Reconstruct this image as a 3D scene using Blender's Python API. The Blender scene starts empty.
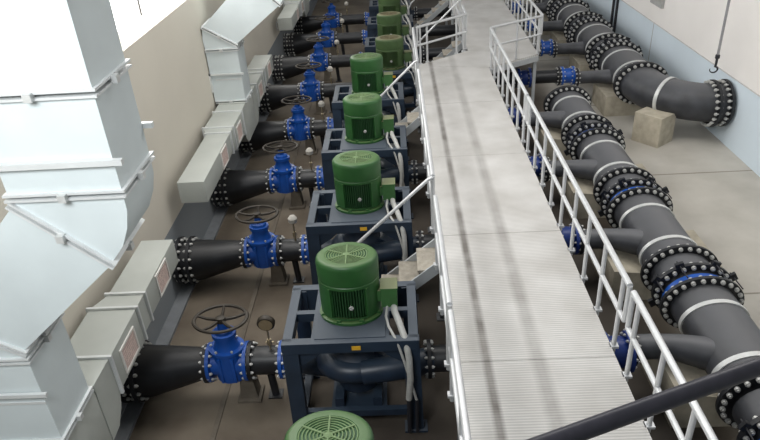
import bpy, bmesh, math, random
from mathutils import Vector, Matrix
random.seed(7)
scene = bpy.context.scene
col = scene.collection
PI = math.pi
EX = 1.25            # the things of this hall are wider across the hall than along it
D = 2.814            # spacing of the pump rows
PUMP_X, PUMP_Y = -0.74, 6.70
PIPE_Z = 0.82

# ------------------------------------------------------------------ materials
def mat(name, c, rough=0.6, metal=0.0, var=0.12, scale=6.0, bump=0.0, dust=None, dust_amt=0.0, emit=0.0, spec=0.5):
    m = bpy.data.materials.new(name); m.use_nodes = True
    nt = m.node_tree; N = nt.nodes; L = nt.links
    b = N['Principled BSDF']
    b.inputs['Roughness'].default_value = rough; b.inputs['Metallic'].default_value = metal
    b.inputs['Specular IOR Level'].default_value = spec
    tc = N.new('ShaderNodeTexCoord'); no = N.new('ShaderNodeTexNoise')
    no.inputs['Scale'].default_value = scale; no.inputs['Detail'].default_value = 5
    L.new(tc.outputs['Object'], no.inputs['Vector'])
    ra = N.new('ShaderNodeValToRGB')
    ra.color_ramp.elements[0].position = 0.3; ra.color_ramp.elements[1].position = 0.72
    ra.color_ramp.elements[0].color = tuple(x*(1-var) for x in c)+(1,)
    ra.color_ramp.elements[1].color = tuple(min(1, x*(1+var)) for x in c)+(1,)
    L.new(no.outputs['Fac'], ra.inputs['Fac'])
    out = ra.outputs['Color']
    if dust:
        ge = N.new('ShaderNodeNewGeometry'); sx = N.new('ShaderNodeSeparateXYZ'); L.new(ge.outputs['Normal'], sx.inputs[0])
        mr = N.new('ShaderNodeMapRange'); mr.inputs['From Min'].default_value = 0.6; mr.inputs['From Max'].default_value = 1.0
        mr.inputs['To Max'].default_value = dust_amt; L.new(sx.outputs['Z'], mr.inputs['Value'])
        mx = N.new('ShaderNodeMix'); mx.data_type = 'RGBA'
        L.new(mr.outputs[0], mx.inputs[0]); L.new(out, mx.inputs[6]); mx.inputs[7].default_value = tuple(dust)+(1,)
        out = mx.outputs[2]
    L.new(out, b.inputs['Base Color'])
    if bump:
        bp = N.new('ShaderNodeBump'); bp.inputs['Strength'].default_value = bump; bp.inputs['Distance'].default_value = 0.02
        n2 = N.new('ShaderNodeTexNoise'); n2.inputs['Scale'].default_value = scale*6; L.new(tc.outputs['Object'], n2.inputs['Vector'])
        L.new(n2.outputs['Fac'], bp.inputs['Height']); L.new(bp.outputs['Normal'], b.inputs['Normal'])
    if emit:
        b.inputs['Emission Color'].default_value = tuple(c)+(1,); b.inputs['Emission Strength'].default_value = emit
    return m

M = {}
M['green'] = mat('motor_green_paint', (.022, .092, .022), .42, var=.12, scale=5, dust=(.12, .18, .07), dust_amt=.5)
M['grille'] = mat('fan_grille_green', (.13, .20, .085), .6, var=.15, scale=20)
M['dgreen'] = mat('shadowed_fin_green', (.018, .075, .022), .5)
M['olive'] = mat('dusty_olive_paint', (.050, .095, .030), .6, var=.2, scale=5, dust=(.17, .16, .085), dust_amt=.8)
M['olivegrille'] = mat('dusty_grille', (.13, .115, .06), .8, var=.2, scale=15)
M['steelblue'] = mat('frame_blue_grey_paint', (.018, .032, .055), .5, var=.2, scale=4, dust=(.085, .10, .12), dust_amt=.75)
M['casing'] = mat('pump_casing_paint', (.016, .028, .050), .4, var=.2, scale=5, dust=(.04, .06, .085), dust_amt=.5)
M['blue'] = mat('valve_blue_epoxy', (.007, .075, .36), .38, var=.12, scale=8)
M['dblue'] = mat('shaded_blue_epoxy', (.012, .04, .22), .4, var=.12, scale=8)  # valve blue with the shade under the walkway darkened into it
M['black'] = mat('black_pipe_coating', (.012, .013, .016), .42, var=.3, scale=5, dust=(.035, .035, .035), dust_amt=.5)
M['header'] = mat('header_pipe_coating', (.036, .038, .044), .5, var=.45, scale=3, dust=(.13, .132, .14), dust_amt=.75)
M['flange'] = mat('flange_black', (.010, .011, .014), .5, var=.2, scale=8)
M['bolt'] = mat('galvanised_bolt', (.52, .52, .50), .45, .3, var=.1, scale=30)
M['strap'] = mat('galvanised_strap', (.62, .63, .62), .4, .3, var=.08, scale=10)
M['wheel'] = mat('handwheel_dark_bronze', (.035, .028, .020), .5, .2, var=.2, scale=10)
M['brass'] = mat('gauge_metal', (.40, .33, .22), .35, .7, var=.1, scale=20)
M['cover'] = mat('dusty_gauge_cover', (.42, .40, .36), .7, var=.1)
M['tbox'] = mat('terminal_box_green', (.040, .125, .035), .5, var=.15, dust=(.20, .20, .11), dust_amt=.8)
M['white'] = mat('white_plastic', (.72, .70, .66), .6, var=.05)
M['rail'] = mat('galvanised_rail', (.60, .61, .62), .38, .35, var=.06, scale=8)
M['darkrail'] = mat('dark_painted_rail', (.040, .038, .048), .33, .1, var=.15, scale=30)
M['duct'] = mat('galvanised_duct_panel', (.60, .66, .67), .55, .0, var=.05, scale=2)
M['box'] = mat('grey_duct_box', (.42, .44, .41), .6, .0, var=.06, scale=2)
M['ductflange'] = mat('duct_flange_strip', (.66, .68, .68), .45, .2, var=.05)
M['louver'] = mat('grille_louver', (.58, .46, .42), .6, var=.1, scale=20)
M['concrete'] = mat('saddle_concrete', (.42, .38, .30), .9, var=.18, scale=5, bump=.3)
M['pier'] = mat('stained_concrete_pier', (.13, .11, .085), .9, var=.2, scale=5, bump=.3)
M['tread'] = mat('dusty_tread', (.33, .30, .25), .8, var=.2, scale=12, bump=.3)
M['hose'] = mat('grey_conduit_hose', (.42, .42, .40), .5, .1, var=.1, scale=20)
M['tag'] = mat('yellow_tag', (.75, .42, .03), .5, var=.03)
M['beam'] = mat('dark_deck_beam', (.10, .105, .11), .6, var=.2, scale=3)
M['fascia'] = mat('deck_fascia', (.42, .44, .45), .5, .1, var=.1, scale=3)
M['wframe'] = mat('window_frame_dark', (.10, .09, .09), .5)
M['pane'] = mat('bright_sky_pane', (1, 1, 1), .3, emit=3.0)
M['electric'] = mat('electric_box_grey', (.40, .40, .39), .6)
M['cable'] = mat('black_cable', (.02, .02, .025), .6)
M['hook'] = mat('chain_grey', (.30, .30, .31), .5, .3)

def floor_material():
    m = bpy.data.materials.new('floor_concrete'); m.use_nodes = True
    nt = m.node_tree; N = nt.nodes; L = nt.links; b = N['Principled BSDF']; b.inputs['Roughness'].default_value = .75
    tc = N.new('ShaderNodeTexCoord'); sp = N.new('ShaderNodeSeparateXYZ'); L.new(tc.outputs['Object'], sp.inputs[0])
    n1 = N.new('ShaderNodeTexNoise'); n1.inputs['Scale'].default_value = .9; n1.inputs['Detail'].default_value = 8
    L.new(tc.outputs['Object'], n1.inputs['Vector'])
    r1 = N.new('ShaderNodeValToRGB'); L.new(n1.outputs['Fac'], r1.inputs['Fac'])
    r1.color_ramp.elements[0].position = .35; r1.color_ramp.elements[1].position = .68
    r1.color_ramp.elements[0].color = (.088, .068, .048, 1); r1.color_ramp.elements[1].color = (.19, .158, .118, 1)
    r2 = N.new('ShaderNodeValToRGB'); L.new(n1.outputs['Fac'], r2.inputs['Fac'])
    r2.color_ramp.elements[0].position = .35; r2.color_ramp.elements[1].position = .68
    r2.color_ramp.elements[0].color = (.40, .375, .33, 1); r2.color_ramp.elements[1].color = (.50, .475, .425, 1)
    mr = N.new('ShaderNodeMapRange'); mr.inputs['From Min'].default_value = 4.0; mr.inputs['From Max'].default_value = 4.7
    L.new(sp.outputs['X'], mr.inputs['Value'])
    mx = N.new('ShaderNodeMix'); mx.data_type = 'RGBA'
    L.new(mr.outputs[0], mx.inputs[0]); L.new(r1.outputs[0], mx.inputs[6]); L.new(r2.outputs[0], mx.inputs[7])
    # shade under the pumps and the walkway, darkened into the floor colour
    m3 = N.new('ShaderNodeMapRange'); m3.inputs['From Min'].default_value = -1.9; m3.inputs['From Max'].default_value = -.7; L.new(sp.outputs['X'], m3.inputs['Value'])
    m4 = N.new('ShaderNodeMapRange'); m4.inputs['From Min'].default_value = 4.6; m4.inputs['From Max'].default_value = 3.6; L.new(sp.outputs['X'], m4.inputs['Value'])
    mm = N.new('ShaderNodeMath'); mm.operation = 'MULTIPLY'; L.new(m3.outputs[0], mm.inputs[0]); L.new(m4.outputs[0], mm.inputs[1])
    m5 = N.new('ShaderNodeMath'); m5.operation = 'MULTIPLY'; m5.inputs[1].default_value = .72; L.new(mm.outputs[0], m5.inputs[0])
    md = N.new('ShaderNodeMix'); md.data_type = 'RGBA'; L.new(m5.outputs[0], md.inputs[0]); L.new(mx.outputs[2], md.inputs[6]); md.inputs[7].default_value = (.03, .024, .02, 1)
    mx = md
    # pour joints of the slab every few metres along the hall
    wv = N.new('ShaderNodeMath'); wv.operation = 'PINGPONG'; wv.inputs[1].default_value = 2.2
    ad = N.new('ShaderNodeMath'); ad.operation = 'ADD'; ad.inputs[1].default_value = 0.04
    L.new(sp.outputs['Y'], ad.inputs[0]); L.new(ad.outputs[0], wv.inputs[0])
    lt = N.new('ShaderNodeMath'); lt.operation = 'LESS_THAN'; lt.inputs[1].default_value = .022; L.new(wv.outputs[0], lt.inputs[0])
    mj = N.new('ShaderNodeMix'); mj.data_type = 'RGBA'; mj.blend_type = 'MULTIPLY'
    g9 = N.new('ShaderNodeMath'); g9.operation = 'GREATER_THAN'; g9.inputs[1].default_value = 4.2; L.new(sp.outputs['X'], g9.inputs[0])
    l9 = N.new('ShaderNodeMath'); l9.operation = 'MULTIPLY'; L.new(lt.outputs[0], l9.inputs[0]); L.new(g9.outputs[0], l9.inputs[1])
    L.new(l9.outputs[0], mj.inputs[0]); L.new(mx.outputs[2], mj.inputs[6]); mj.inputs[7].default_value = (.55, .53, .5, 1)
    L.new(mj.outputs[2], b.inputs['Base Color'])
    return m
def deck_material():
    m = bpy.data.materials.new('ribbed_deck_metal'); m.use_nodes = True
    nt = m.node_tree; N = nt.nodes; L = nt.links; b = N['Principled BSDF']
    b.inputs['Roughness'].default_value = .55; b.inputs['Metallic'].default_value = .0
    ge = N.new('ShaderNodeNewGeometry'); sp = N.new('ShaderNodeSeparateXYZ'); L.new(ge.outputs['Position'], sp.inputs[0])
    n1 = N.new('ShaderNodeTexNoise'); n1.inputs['Scale'].default_value = 1.6; n1.inputs['Detail'].default_value = 6
    L.new(ge.outputs['Position'], n1.inputs['Vector'])
    r1 = N.new('ShaderNodeValToRGB'); L.new(n1.outputs['Fac'], r1.inputs['Fac'])
    r1.color_ramp.elements[0].position = .3; r1.color_ramp.elements[1].position = .75
    r1.color_ramp.elements[0].color = (.50, .485, .46, 1); r1.color_ramp.elements[1].color = (.66, .65, .63, 1)
    # worn dirt tracks along the walkway
    n2 = N.new('ShaderNodeTexNoise'); n2.inputs['Scale'].default_value = 2.2; n2.inputs['Detail'].default_value = 6; L.new(ge.outputs['Position'], n2.inputs['Vector'])
    def track(x0, w, prev, amt):
        s = N.new('ShaderNodeMath'); s.operation = 'SUBTRACT'; L.new(sp.outputs['X'], s.inputs[0]); s.inputs[1].default_value = x0
        a = N.new('ShaderNodeMath'); a.operation = 'ABSOLUTE'; L.new(s.outputs[0], a.inputs[0])
        mr = N.new('ShaderNodeMapRange'); mr.inputs['From Min'].default_value = w*.3; mr.inputs['From Max'].default_value = w
        mr.inputs['To Min'].default_value = amt; mr.inputs['To Max'].default_value = 0; L.new(a.outputs[0], mr.inputs['Value'])
        mu = N.new('ShaderNodeMath'); mu.operation = 'MULTIPLY'; L.new(mr.outputs[0], mu.inputs[0]); L.new(n2.outputs['Fac'], mu.inputs[1])
        mx = N.new('ShaderNodeMix'); mx.data_type = 'RGBA'; L.new(mu.outputs[0], mx.inputs[0])
        L.new(prev, mx.inputs[6]); mx.inputs[7].default_value = (.17, .155, .14, 1)
        return mx.outputs[2]
    o = track(.86, .075, r1.outputs[0], 1.5); o = track(1.44, .12, o, .75); o = track(1.15, .30, o, .22)
    wv = N.new('ShaderNodeTexWave'); wv.bands_direction = 'Y'; wv.inputs['Scale'].default_value = 8.5
    L.new(ge.outputs['Position'], wv.inputs['Vector'])
    mm = N.new('ShaderNodeMix'); mm.data_type = 'RGBA'; mm.blend_type = 'MULTIPLY'; mm.inputs[0].default_value = .28
    L.new(o, mm.inputs[6]); L.new(wv.outputs['Color'], mm.inputs[7])
    L.new(mm.outputs[2], b.inputs['Base Color'])
    bp = N.new('ShaderNodeBump'); bp.inputs['Strength'].default_value = .25; bp.inputs['Distance'].default_value = .01
    L.new(wv.outputs['Fac'], bp.inputs['Height']); L.new(bp.outputs['Normal'], b.inputs['Normal'])
    return m
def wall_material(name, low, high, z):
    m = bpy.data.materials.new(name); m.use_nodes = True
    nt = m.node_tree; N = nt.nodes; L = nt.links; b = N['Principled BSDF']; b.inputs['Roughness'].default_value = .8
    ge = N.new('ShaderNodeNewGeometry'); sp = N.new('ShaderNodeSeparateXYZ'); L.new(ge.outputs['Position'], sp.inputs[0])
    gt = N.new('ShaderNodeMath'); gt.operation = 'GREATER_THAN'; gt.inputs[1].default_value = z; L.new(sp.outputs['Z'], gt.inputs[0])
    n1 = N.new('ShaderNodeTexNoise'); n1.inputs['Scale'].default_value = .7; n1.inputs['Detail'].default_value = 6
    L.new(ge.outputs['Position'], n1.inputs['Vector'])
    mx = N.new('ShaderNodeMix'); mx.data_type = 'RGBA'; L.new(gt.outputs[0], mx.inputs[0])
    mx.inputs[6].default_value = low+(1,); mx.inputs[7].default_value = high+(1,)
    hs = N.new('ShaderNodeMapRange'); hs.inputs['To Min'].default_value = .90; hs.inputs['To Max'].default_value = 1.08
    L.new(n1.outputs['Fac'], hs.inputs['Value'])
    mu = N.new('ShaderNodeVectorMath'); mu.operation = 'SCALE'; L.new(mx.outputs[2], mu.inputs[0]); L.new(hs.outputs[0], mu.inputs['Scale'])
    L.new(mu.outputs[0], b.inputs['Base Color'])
    return m
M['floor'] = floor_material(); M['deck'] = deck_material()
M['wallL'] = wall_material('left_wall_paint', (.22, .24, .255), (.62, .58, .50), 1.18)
M['wallR'] = wall_material('right_wall_paint', (.66, .75, .82), (.86, .83, .80), 1.58)

# ------------------------------------------------------------------ mesh builder
class MB:
    """collects shapes; build() links them as one mesh object"""
    def __init__(s): s.bm = bmesh.new()
    def _add(s, verts, faces):
        vs = [s.bm.verts.new(v) for v in verts]
        for f in faces:
            try: s.bm.faces.new([vs[i] for i in f])
            except ValueError: pass
        return s
    def box(s, lo, hi, bev=0.0):
        x0, y0, z0 = lo; x1, y1, z1 = hi
        v = [(x0,y0,z0),(x1,y0,z0),(x1,y1,z0),(x0,y1,z0),(x0,y0,z1),(x1,y0,z1),(x1,y1,z1),(x0,y1,z1)]
        f = [(0,3,2,1),(4,5,6,7),(0,1,5,4),(1,2,6,5),(2,3,7,6),(3,0,4,7)]
        if not bev: return s._add(v, f)
        t = bmesh.new(); vs = [t.verts.new(p) for p in v]
        for q in f: t.faces.new([vs[i] for i in q])
        bmesh.ops.bevel(t, geom=t.edges[:], offset=bev, segments=2, affect='EDGES', profile=.6)
        t.verts.index_update(); vv = [p.co.copy() for p in t.verts]; ff = [[p.index for p in q.verts] for q in t.faces]; t.free()
        return s._add(vv, ff)
    def prism(s, poly, axis, a, b):
        """poly of 2D points extruded along axis ('x': poly=(y,z), 'y': poly=(x,z), 'z': poly=(x,y))"""
        def P(p, t):
            return (t, p[0], p[1]) if axis == 'x' else ((p[0], t, p[1]) if axis == 'y' else (p[0], p[1], t))
        n = len(poly); v = [P(p, a) for p in poly]+[P(p, b) for p in poly]
        f = [tuple(range(n)), tuple(range(2*n-1, n-1, -1))]+[(i, (i+1) % n, (i+1) % n+n, i+n) for i in range(n)]
        return s._add(v, f)
    def bar(s, p, q, w, h, up=(0, 0, 1)):
        """rectangular bar from p to q, w across, h along up"""
        p = Vector(p); q = Vector(q); d = (q-p).normalized(); u = Vector(up); x = d.cross(u)
        if x.length < 1e-4: x = d.cross(Vector((1, 0, 0)))
        x.normalize(); u = x.cross(d).normalized(); v = []
        for c in (p, q):
            for a, b in ((-1,-1),(1,-1),(1,1),(-1,1)): v.append(c+x*(a*w/2)+u*(b*h/2))
        return s._add(v, [(0,3,2,1),(4,5,6,7),(0,1,5,4),(1,2,6,5),(2,3,7,6),(3,0,4,7)])
    def tube(s, pts, r, n=16, cap=True, sx=1.0, closed=False):
        """round tube along a path; r a number or one per point; sx widens the section across x"""
        pts = [Vector(p) for p in pts]; m = len(pts)
        rs = r if isinstance(r, (list, tuple)) else [r]*m
        v = []; ref = None
        for i, p in enumerate(pts):
            if closed: t = pts[(i+1) % m]-pts[i-1]
            else: t = (pts[min(i+1, m-1)]-pts[max(i-1, 0)])
            t.normalize()
            if ref is None:
                ref = Vector((0, 0, 1)) if abs(t.z) < .9 else Vector((1, 0, 0))
            a = t.cross(ref)
            if a.length < 1e-3: a = t.cross(Vector((0, 1, 0)))
            a.normalize(); b = a.cross(t).normalized(); ref = b
            for k in range(n):
                g = 2*PI*k/n; o = (a*math.cos(g)+b*math.sin(g))*rs[i]; o.x *= sx; v.append(p+o)
        f = []
        for i in range(m if closed else m-1):
            j = (i+1) % m
            for k in range(n): f.append((i*n+k, i*n+(k+1) % n, j*n+(k+1) % n, j*n+k))
        if cap and not closed:
            f.append(tuple(range(n-1, -1, -1))); f.append(tuple((m-1)*n+k for k in range(n)))
        return s._add(v, f)
    def cyl(s, p, q, r, n=24, r2=None, sx=1.0): return s.tube([p, q], [r, r if r2 is None else r2], n, True, sx)
    def lathe(s, prof, c, axis='z', n=32, sx=1.0, cap=True, a0=0, a1=2*PI):
        """prof: list of (radius, height) turned about axis through c"""
        full = abs(a1-a0-2*PI) < 1e-6; cnt = n if full else n+1; v = []
        for (r, h) in prof:
            for k in range(cnt):
                g = a0+(a1-a0)*k/n; x, y = r*math.cos(g), r*math.sin(g)
                if axis == 'z': v.append((c[0]+x*sx, c[1]+y, c[2]+h))
                elif axis == 'y': v.append((c[0]+x*sx, c[1]+h, c[2]+y))
                else: v.append((c[0]+h, c[1]+x, c[2]+y))
        f = []; m = len(prof)
        for i in range(m-1):
            for k in range(n if full else cnt-1):
                f.append((i*cnt+k, i*cnt+(k+1) % cnt, (i+1)*cnt+(k+1) % cnt, (i+1)*cnt+k))
        if cap and full:
            f.append(tuple(range(cnt-1, -1, -1))); f.append(tuple((m-1)*cnt+k for k in range(cnt)))
        return s._add(v, f)
    def ring(s, c, axis, ro, ri, t, n=32, sx=1.0):
        prof = [(ri, -t/2), (ro, -t/2), (ro, t/2), (ri, t/2), (ri, -t/2)]
        return s.lathe(prof, c, axis, n, sx, cap=False)
    def torus(s, c, R, r, axis='z', n=40, m=8, sx=1.0):
        pr = [(R+r*math.cos(2*PI*k/m), r*math.sin(2*PI*k/m)) for k in range(m+1)]
        return s.lathe(pr, c, axis, n, sx, cap=False)
    def build(s, name, material, parent=None, loc=(0, 0, 0), smooth=True):
        bm = s.bm
        bmesh.ops.remove_doubles(bm, verts=bm.verts[:], dist=1e-5)
        bmesh.ops.recalc_face_normals(bm, faces=bm.faces[:])
        me = bpy.data.meshes.new(name); bm.to_mesh(me); bm.free()
        if smooth:
            me.shade_smooth(); me.set_sharp_from_angle(angle=math.radians(38))
        me.materials.append(material)
        o = bpy.data.objects.new(name, me); col.objects.link(o); o.location = loc
        if parent: o.parent = parent
        return o

def tag(o, label=None, cat=None, group=None, kind=None):
    if label: o['label'] = label
    if cat: o['category'] = cat
    if group: o['group'] = group
    if kind: o['kind'] = kind
    return o
def empty(name, loc, label, cat, group=None):
    o = bpy.data.objects.new(name, None); o.empty_display_size = .1; col.objects.link(o); o.location = loc
    return tag(o, label, cat, group)
def copy_tree(o, parent=None, loc=None, label=None, group=None):
    c = o.copy(); col.objects.link(c)
    if parent: c.parent = parent
    if loc is not None: c.location = loc
    if label: c['label'] = label
    if group: c['group'] = group
    for ch in list(o.children): copy_tree(ch, c)
    return c
def struct(name, mb, m, smooth=False):
    return tag(mb.build(name, m, None, smooth=smooth), kind='structure')

# shared bolt meshes: short hexagonal studs along the flange axis
def bolt_mesh(axis, r, h):
    mb = MB()
    c = (0, 0, 0)
    mb.lathe([(r*.55, -h*1.25), (r*.55, -h), (r, -h), (r, -h*.45), (r*.5, -h*.45), (r*.5, h*.45), (r, h*.45), (r, h), (r*.55, h), (r*.55, h*1.25)], c, axis, 8)
    bm = mb.bm; bmesh.ops.recalc_face_normals(bm, faces=bm.faces[:])
    me = bpy.data.meshes.new('bolt'); bm.to_mesh(me); bm.free(); me.materials.append(M['bolt']); return me
BOLT = {('x', 's'): bolt_mesh('x', .021, .052), ('x', 'm'): bolt_mesh('x', .026, .06),
        ('y', 'l'): bolt_mesh('y', .033, .066), ('y', 'xl'): bolt_mesh('y', .040, .07), ('x', 'xl'): bolt_mesh('x', .040, .07), ('z', 's'): bolt_mesh('z', .018, .03)}
def bolts(parent, c, axis, size, R, n, sx=1.0, off=.5):
    for k in range(n):
        g = 2*PI*(k+off)/n; x, y = R*math.cos(g), R*math.sin(g)
        o = bpy.data.objects.new('bolt', BOLT[(axis, size)]); col.objects.link(o); o.parent = parent
        o.location = (c[0]+x*sx, c[1], c[2]+y) if axis == 'y' else ((c[0], c[1]+x, c[2]+y) if axis == 'x' else (c[0]+x*sx, c[1]+y, c[2]))
NTH = ['front', 'second', 'third', 'fourth', 'fifth', 'sixth', 'seventh', 'eighth', 'ninth', 'tenth']

# ------------------------------------------------------------------ the hall
YA, YB = -1.5, 34.0
XL, XR = -4.10, 7.77
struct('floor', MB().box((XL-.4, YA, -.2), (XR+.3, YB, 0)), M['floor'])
wl = MB().box((XL-.62, YA, 0), (XL, YB, 4.32))                           # below the windows, its top is the deep sill
wl.box((XL-.38, YA, 4.32), (XL, 9.0, 9.0))
wl.box((XL-.38, 15.2, 4.32), (XL, 16.4, 9.0)); wl.box((XL-.38, 22.6, 4.32), (XL, 23.8, 9.0)); wl.box((XL-.38, 30.0, 4.32), (XL, YB, 9.0))
wl.box((XL-.38, 9.0, 7.2), (XL, 30.0, 9.0))
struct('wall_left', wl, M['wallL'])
struct('wall_right', MB().box((XR, YA, 0), (XR+.3, YB, 9.0)), M['wallR'])
struct('wall_far', MB().box((XL, YB, 0), (XR, YB+.3, 9.0)), M['wallR'])
struct('trim_1', MB().box((XL, YA, 0), (XL+.22, YB, .05)), mat('grey_floor_edge', (.17, .18, .19), .8))
tr = MB()
for y in (5.2, 12.6, 20.06, 27.5): tr.box((XR-.008, y-.012, 0), (XR, y+.012, 1.58))
struct('trim_2', tr, M['electric'])
struct('trim_3', MB().box((XR-.012, YA, 1.565), (XR, YB, 1.592)), mat('dado_line', (.55, .54, .53), .7))
struct('trim_4', MB().prism([(-2.75, 0), (-2.68, 0), (-2.68, .02), (-2.75, .02)], 'y', YA, 30), M['pier'])
for i, (a, b) in enumerate(((9.0, 15.2), (16.4, 22.6), (23.8, 30.0))):
    w = empty('window_%d' % (i+1), (XL-.55, (a+b)/2, 4.32), None, None); tag(w, kind='structure')
    h = (b-a)/2
    MB().box((-.01, -h+.05, .0), (.01, h-.05, 2.83)).build('pane', M['pane'], w, smooth=False)
    f = MB()
    f.box((-.03, -h, 0), (.03, -h+.06, 2.88)); f.box((-.03, h-.06, 0), (.03, h, 2.88));  f.box((-.03, -h, 2.82), (.03, h, 2.88))
    f.box((-.03, -.03, .0), (.03, .03, 2.83))
    f.build('window_frame', M['wframe'], w, smooth=False)

# ------------------------------------------------------------------ ventilation ducts
def clip(mb, p, s=.035): mb.box((p[0]-s, p[1]-s, p[2]-s), (p[0]+s, p[1]+s, p[2]+s))
def grille(parent, y, z, w=.46, h=.35):
    g = MB(); x = .0
    g.box((x, -w/2, -h/2), (x+.018, -w/2+.03, h/2)); g.box((x, w/2-.03, -h/2), (x+.018, w/2, h/2))
    g.box((x, -w/2+.03, -h/2), (x+.018, w/2-.03, -h/2+.028)); g.box((x, -w/2+.03, h/2-.028), (x+.018, w/2-.03, h/2))
    o = g.build('grille_frame', M['white'], parent, (.001, y, z), smooth=False)
    l = MB().box((.002, -w/2+.03, -h/2+.028), (.006, w/2-.03, h/2-.028))
    for k in range(7):
        zz = -h/2+.055+k*(h-.11)/6
        l.box((.004, -w/2+.04, zz-.008), (.012, w/2-.04, zz+.006))
    l.build('louvers', M['louver'], o, smooth=False)
def duct(Y0, label, back, dz):
    """Y0: near face of the drop. Local origin: foot of the right face. x to the left is negative."""
    X0 = -3.40
    root = empty('ventilation_duct', (X0, Y0, 0), label, 'air duct', 'grey ventilation ducts on the left wall')
    dp = .66
    def sect(name, poly, m, y0=0, y1=dp): return MB().prism(poly, 'y', y0, y1).build(name, m, root)
    # trunk, elbow, sloping leg and drop, seen from the near side
    sect('trunk_section', [(.40, 5.46), (1.28, 5.46), (1.28, 8.6), (.40, 8.6)], M['duct'])
    sect('trunk_section', [(.40, 4.66), (1.28, 4.66), (1.28, 5.43), (.40, 5.43)], M['duct'])
    arc = [(1.28, 4.64), (1.275, 4.50), (1.235, 4.34), (1.16, 4.18), (1.03, 4.03)]
    sect('elbow_section', [(.40, 4.60), (.40, 4.64)]+arc, M['duct'])
    zs = 3.08+dz
    sect('sloping_section', [(.39, 4.57), (1.02, 4.01), (0.0, zs+.10), (-.64, zs+.50)], M['duct'])
    sect('elbow_section', [(0, zs+.08), (0, zs+.01), (-.68, zs+.01), (-.695, zs+.22), (-.66, zs+.47)], M['duct'])
    sect('drop_section', [(0, zs-.01), (0, 2.02), (-.68, 2.02), (-.68, zs-.01)], M['duct'])
    fl = []
    def flange(pts, t=.045):      # a raised strip round the duct on a seam (two x,z points)
        (xa, za), (xb, zb) = pts; n = Vector((zb-za, 0, -(xb-xa))).normalized()
        u = Vector((xb-xa, 0, zb-za)).normalized(); e = .03
        mb = MB(); a = Vector((xa, 0, za))-u*e; b = Vector((xb, 0, zb))+u*e
        for s in (0, 1):
            off = n*(t*(s-.5)); th = t*.42
            v = []
            for p in (a, b):
                for (yy) in (-e, dp+e):
                    for q in (-1, 1): v.append(p+off+n*(q*th/2)+Vector((0, yy, 0)))
            mb._add(v, [(0,1,3,2),(4,6,7,5),(0,4,5,1),(2,3,7,6),(0,2,6,4),(1,5,7,3)])
        o = mb.build('duct_flange', M['ductflange'], root, smooth=False)
        m2 = MB()
        for q in (.5,):
            p = a.lerp(b, q); clip(m2, (p.x, -e-.012, p.z), .03)
        m2.build('flange_clip', M['strap'], o, smooth=False)
        m3 = MB(); p = b; clip(m3, (p.x+.01, dp*.45, p.z), .03); m3.build('flange_clip', M['strap'], o, smooth=False)
    flange([(.40, 5.445), (1.28, 5.445)]); flange([(.40, 4.655), (1.28, 4.655)]); flange([(.40, 4.585), (1.03, 4.02)])
    flange([(-.65, zs+.485), (0, zs+.09)]); flange([(-.66, zs), (0, zs)]); flange([(-.64, 2.01), (0, 2.01)])
    MB().box((.30, -.05, 4.90), (1.36, -.005, 4.945)).box((.30, dp+.005, 4.90), (1.36, dp+.05, 4.945)).build('support_bar', M['ductflange'], root, smooth=False)
    MB().box((-.58, -.006, 2.50), (0.0, 0, 2.53)).build('seam_strip', M['ductflange'], root, smooth=False)
    # box run along the wall, both ways from the foot of the drop
    def run(sg, first):
        def yy(a): return dp/2+sg*a
        def bx(a0, a1, x0, x1, z0, z1, name='box_section'):
            y0, y1 = sorted((yy(a0), yy(a1)))
            return MB().box((x0, y0, z0), (x1, y1, z1), .008).build(name, M['box'], root)
        # tapering shoulder between the deep foot and the flat boxes
        p = [(yy(.42), 1.98), (yy(.42), 1.14), (yy(.62), 1.16), (yy(.78), 1.30), (yy(.86), 1.46), (yy(.86), 1.97)]
        MB().prism(p, 'x', -.60, -.005).build('elbow_section', M['box'], root)
        bx(.88, 1.76, -.60, 0, 1.46, 1.97)
        MB().prism([(-.60, yy(1.78)), (0, yy(1.78)), (0, yy(2.06)), (-.47, yy(2.06))], 'z', 1.54, 1.97).build('taper_section', M['box'], root)
        bx(2.08, first, -.47, 0, 1.57, 1.97)
        for a, x0, z0 in ((.87, -.60, 1.46), (1.77, -.60, 1.5), (2.07, -.48, 1.56)):
            y0, y1 = sorted((yy(a)-.018, yy(a)+.018))
            MB().box((x0-.03, y0, z0-.03), (.03, y1, 2.0)).build('duct_flange', M['ductflange'], root, smooth=False)
        for a, z in ((1.32, 1.695), (2.72, 1.765)): grille(root, yy(a), z)
        for a in (2.5, 3.2):   # angle brackets to the wall
            MB().box((-.72, yy(a)-.02, 1.60), (-.47, yy(a)+.02, 1.64)).box((-.72, yy(a)-.02, 1.35), (-.68, yy(a)+.02, 1.64)).build('wall_bracket', M['ductflange'], root, smooth=False)
        if sg < 0:
            pass
    MB().box((-.60, -.08, 1.14), (-.005, dp+.08, 2.0), .02).build('foot_section', M['box'], root)
    run(1, 3.39)
    if back: run(-1, 4.18)
    # long bracket across the drop that ties it to the wall
    MB().box((-.70, -.045, 2.62), (.06, -.012, 2.66)).box((-.70, -.045, 2.25), (-.66, dp, 2.66)).build('wall_bracket', M['ductflange'], root, smooth=False)
    return root
duct(4.33, 'large pale sheet-metal ventilation duct in the foreground at far left', False, -.04)
duct(13.75, 'grey ventilation duct elbowing down the left wall behind the foreground duct', True, .08)
duct(25.50, 'farthest grey duct box low on the left wall at the top edge', True, .08)

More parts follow.
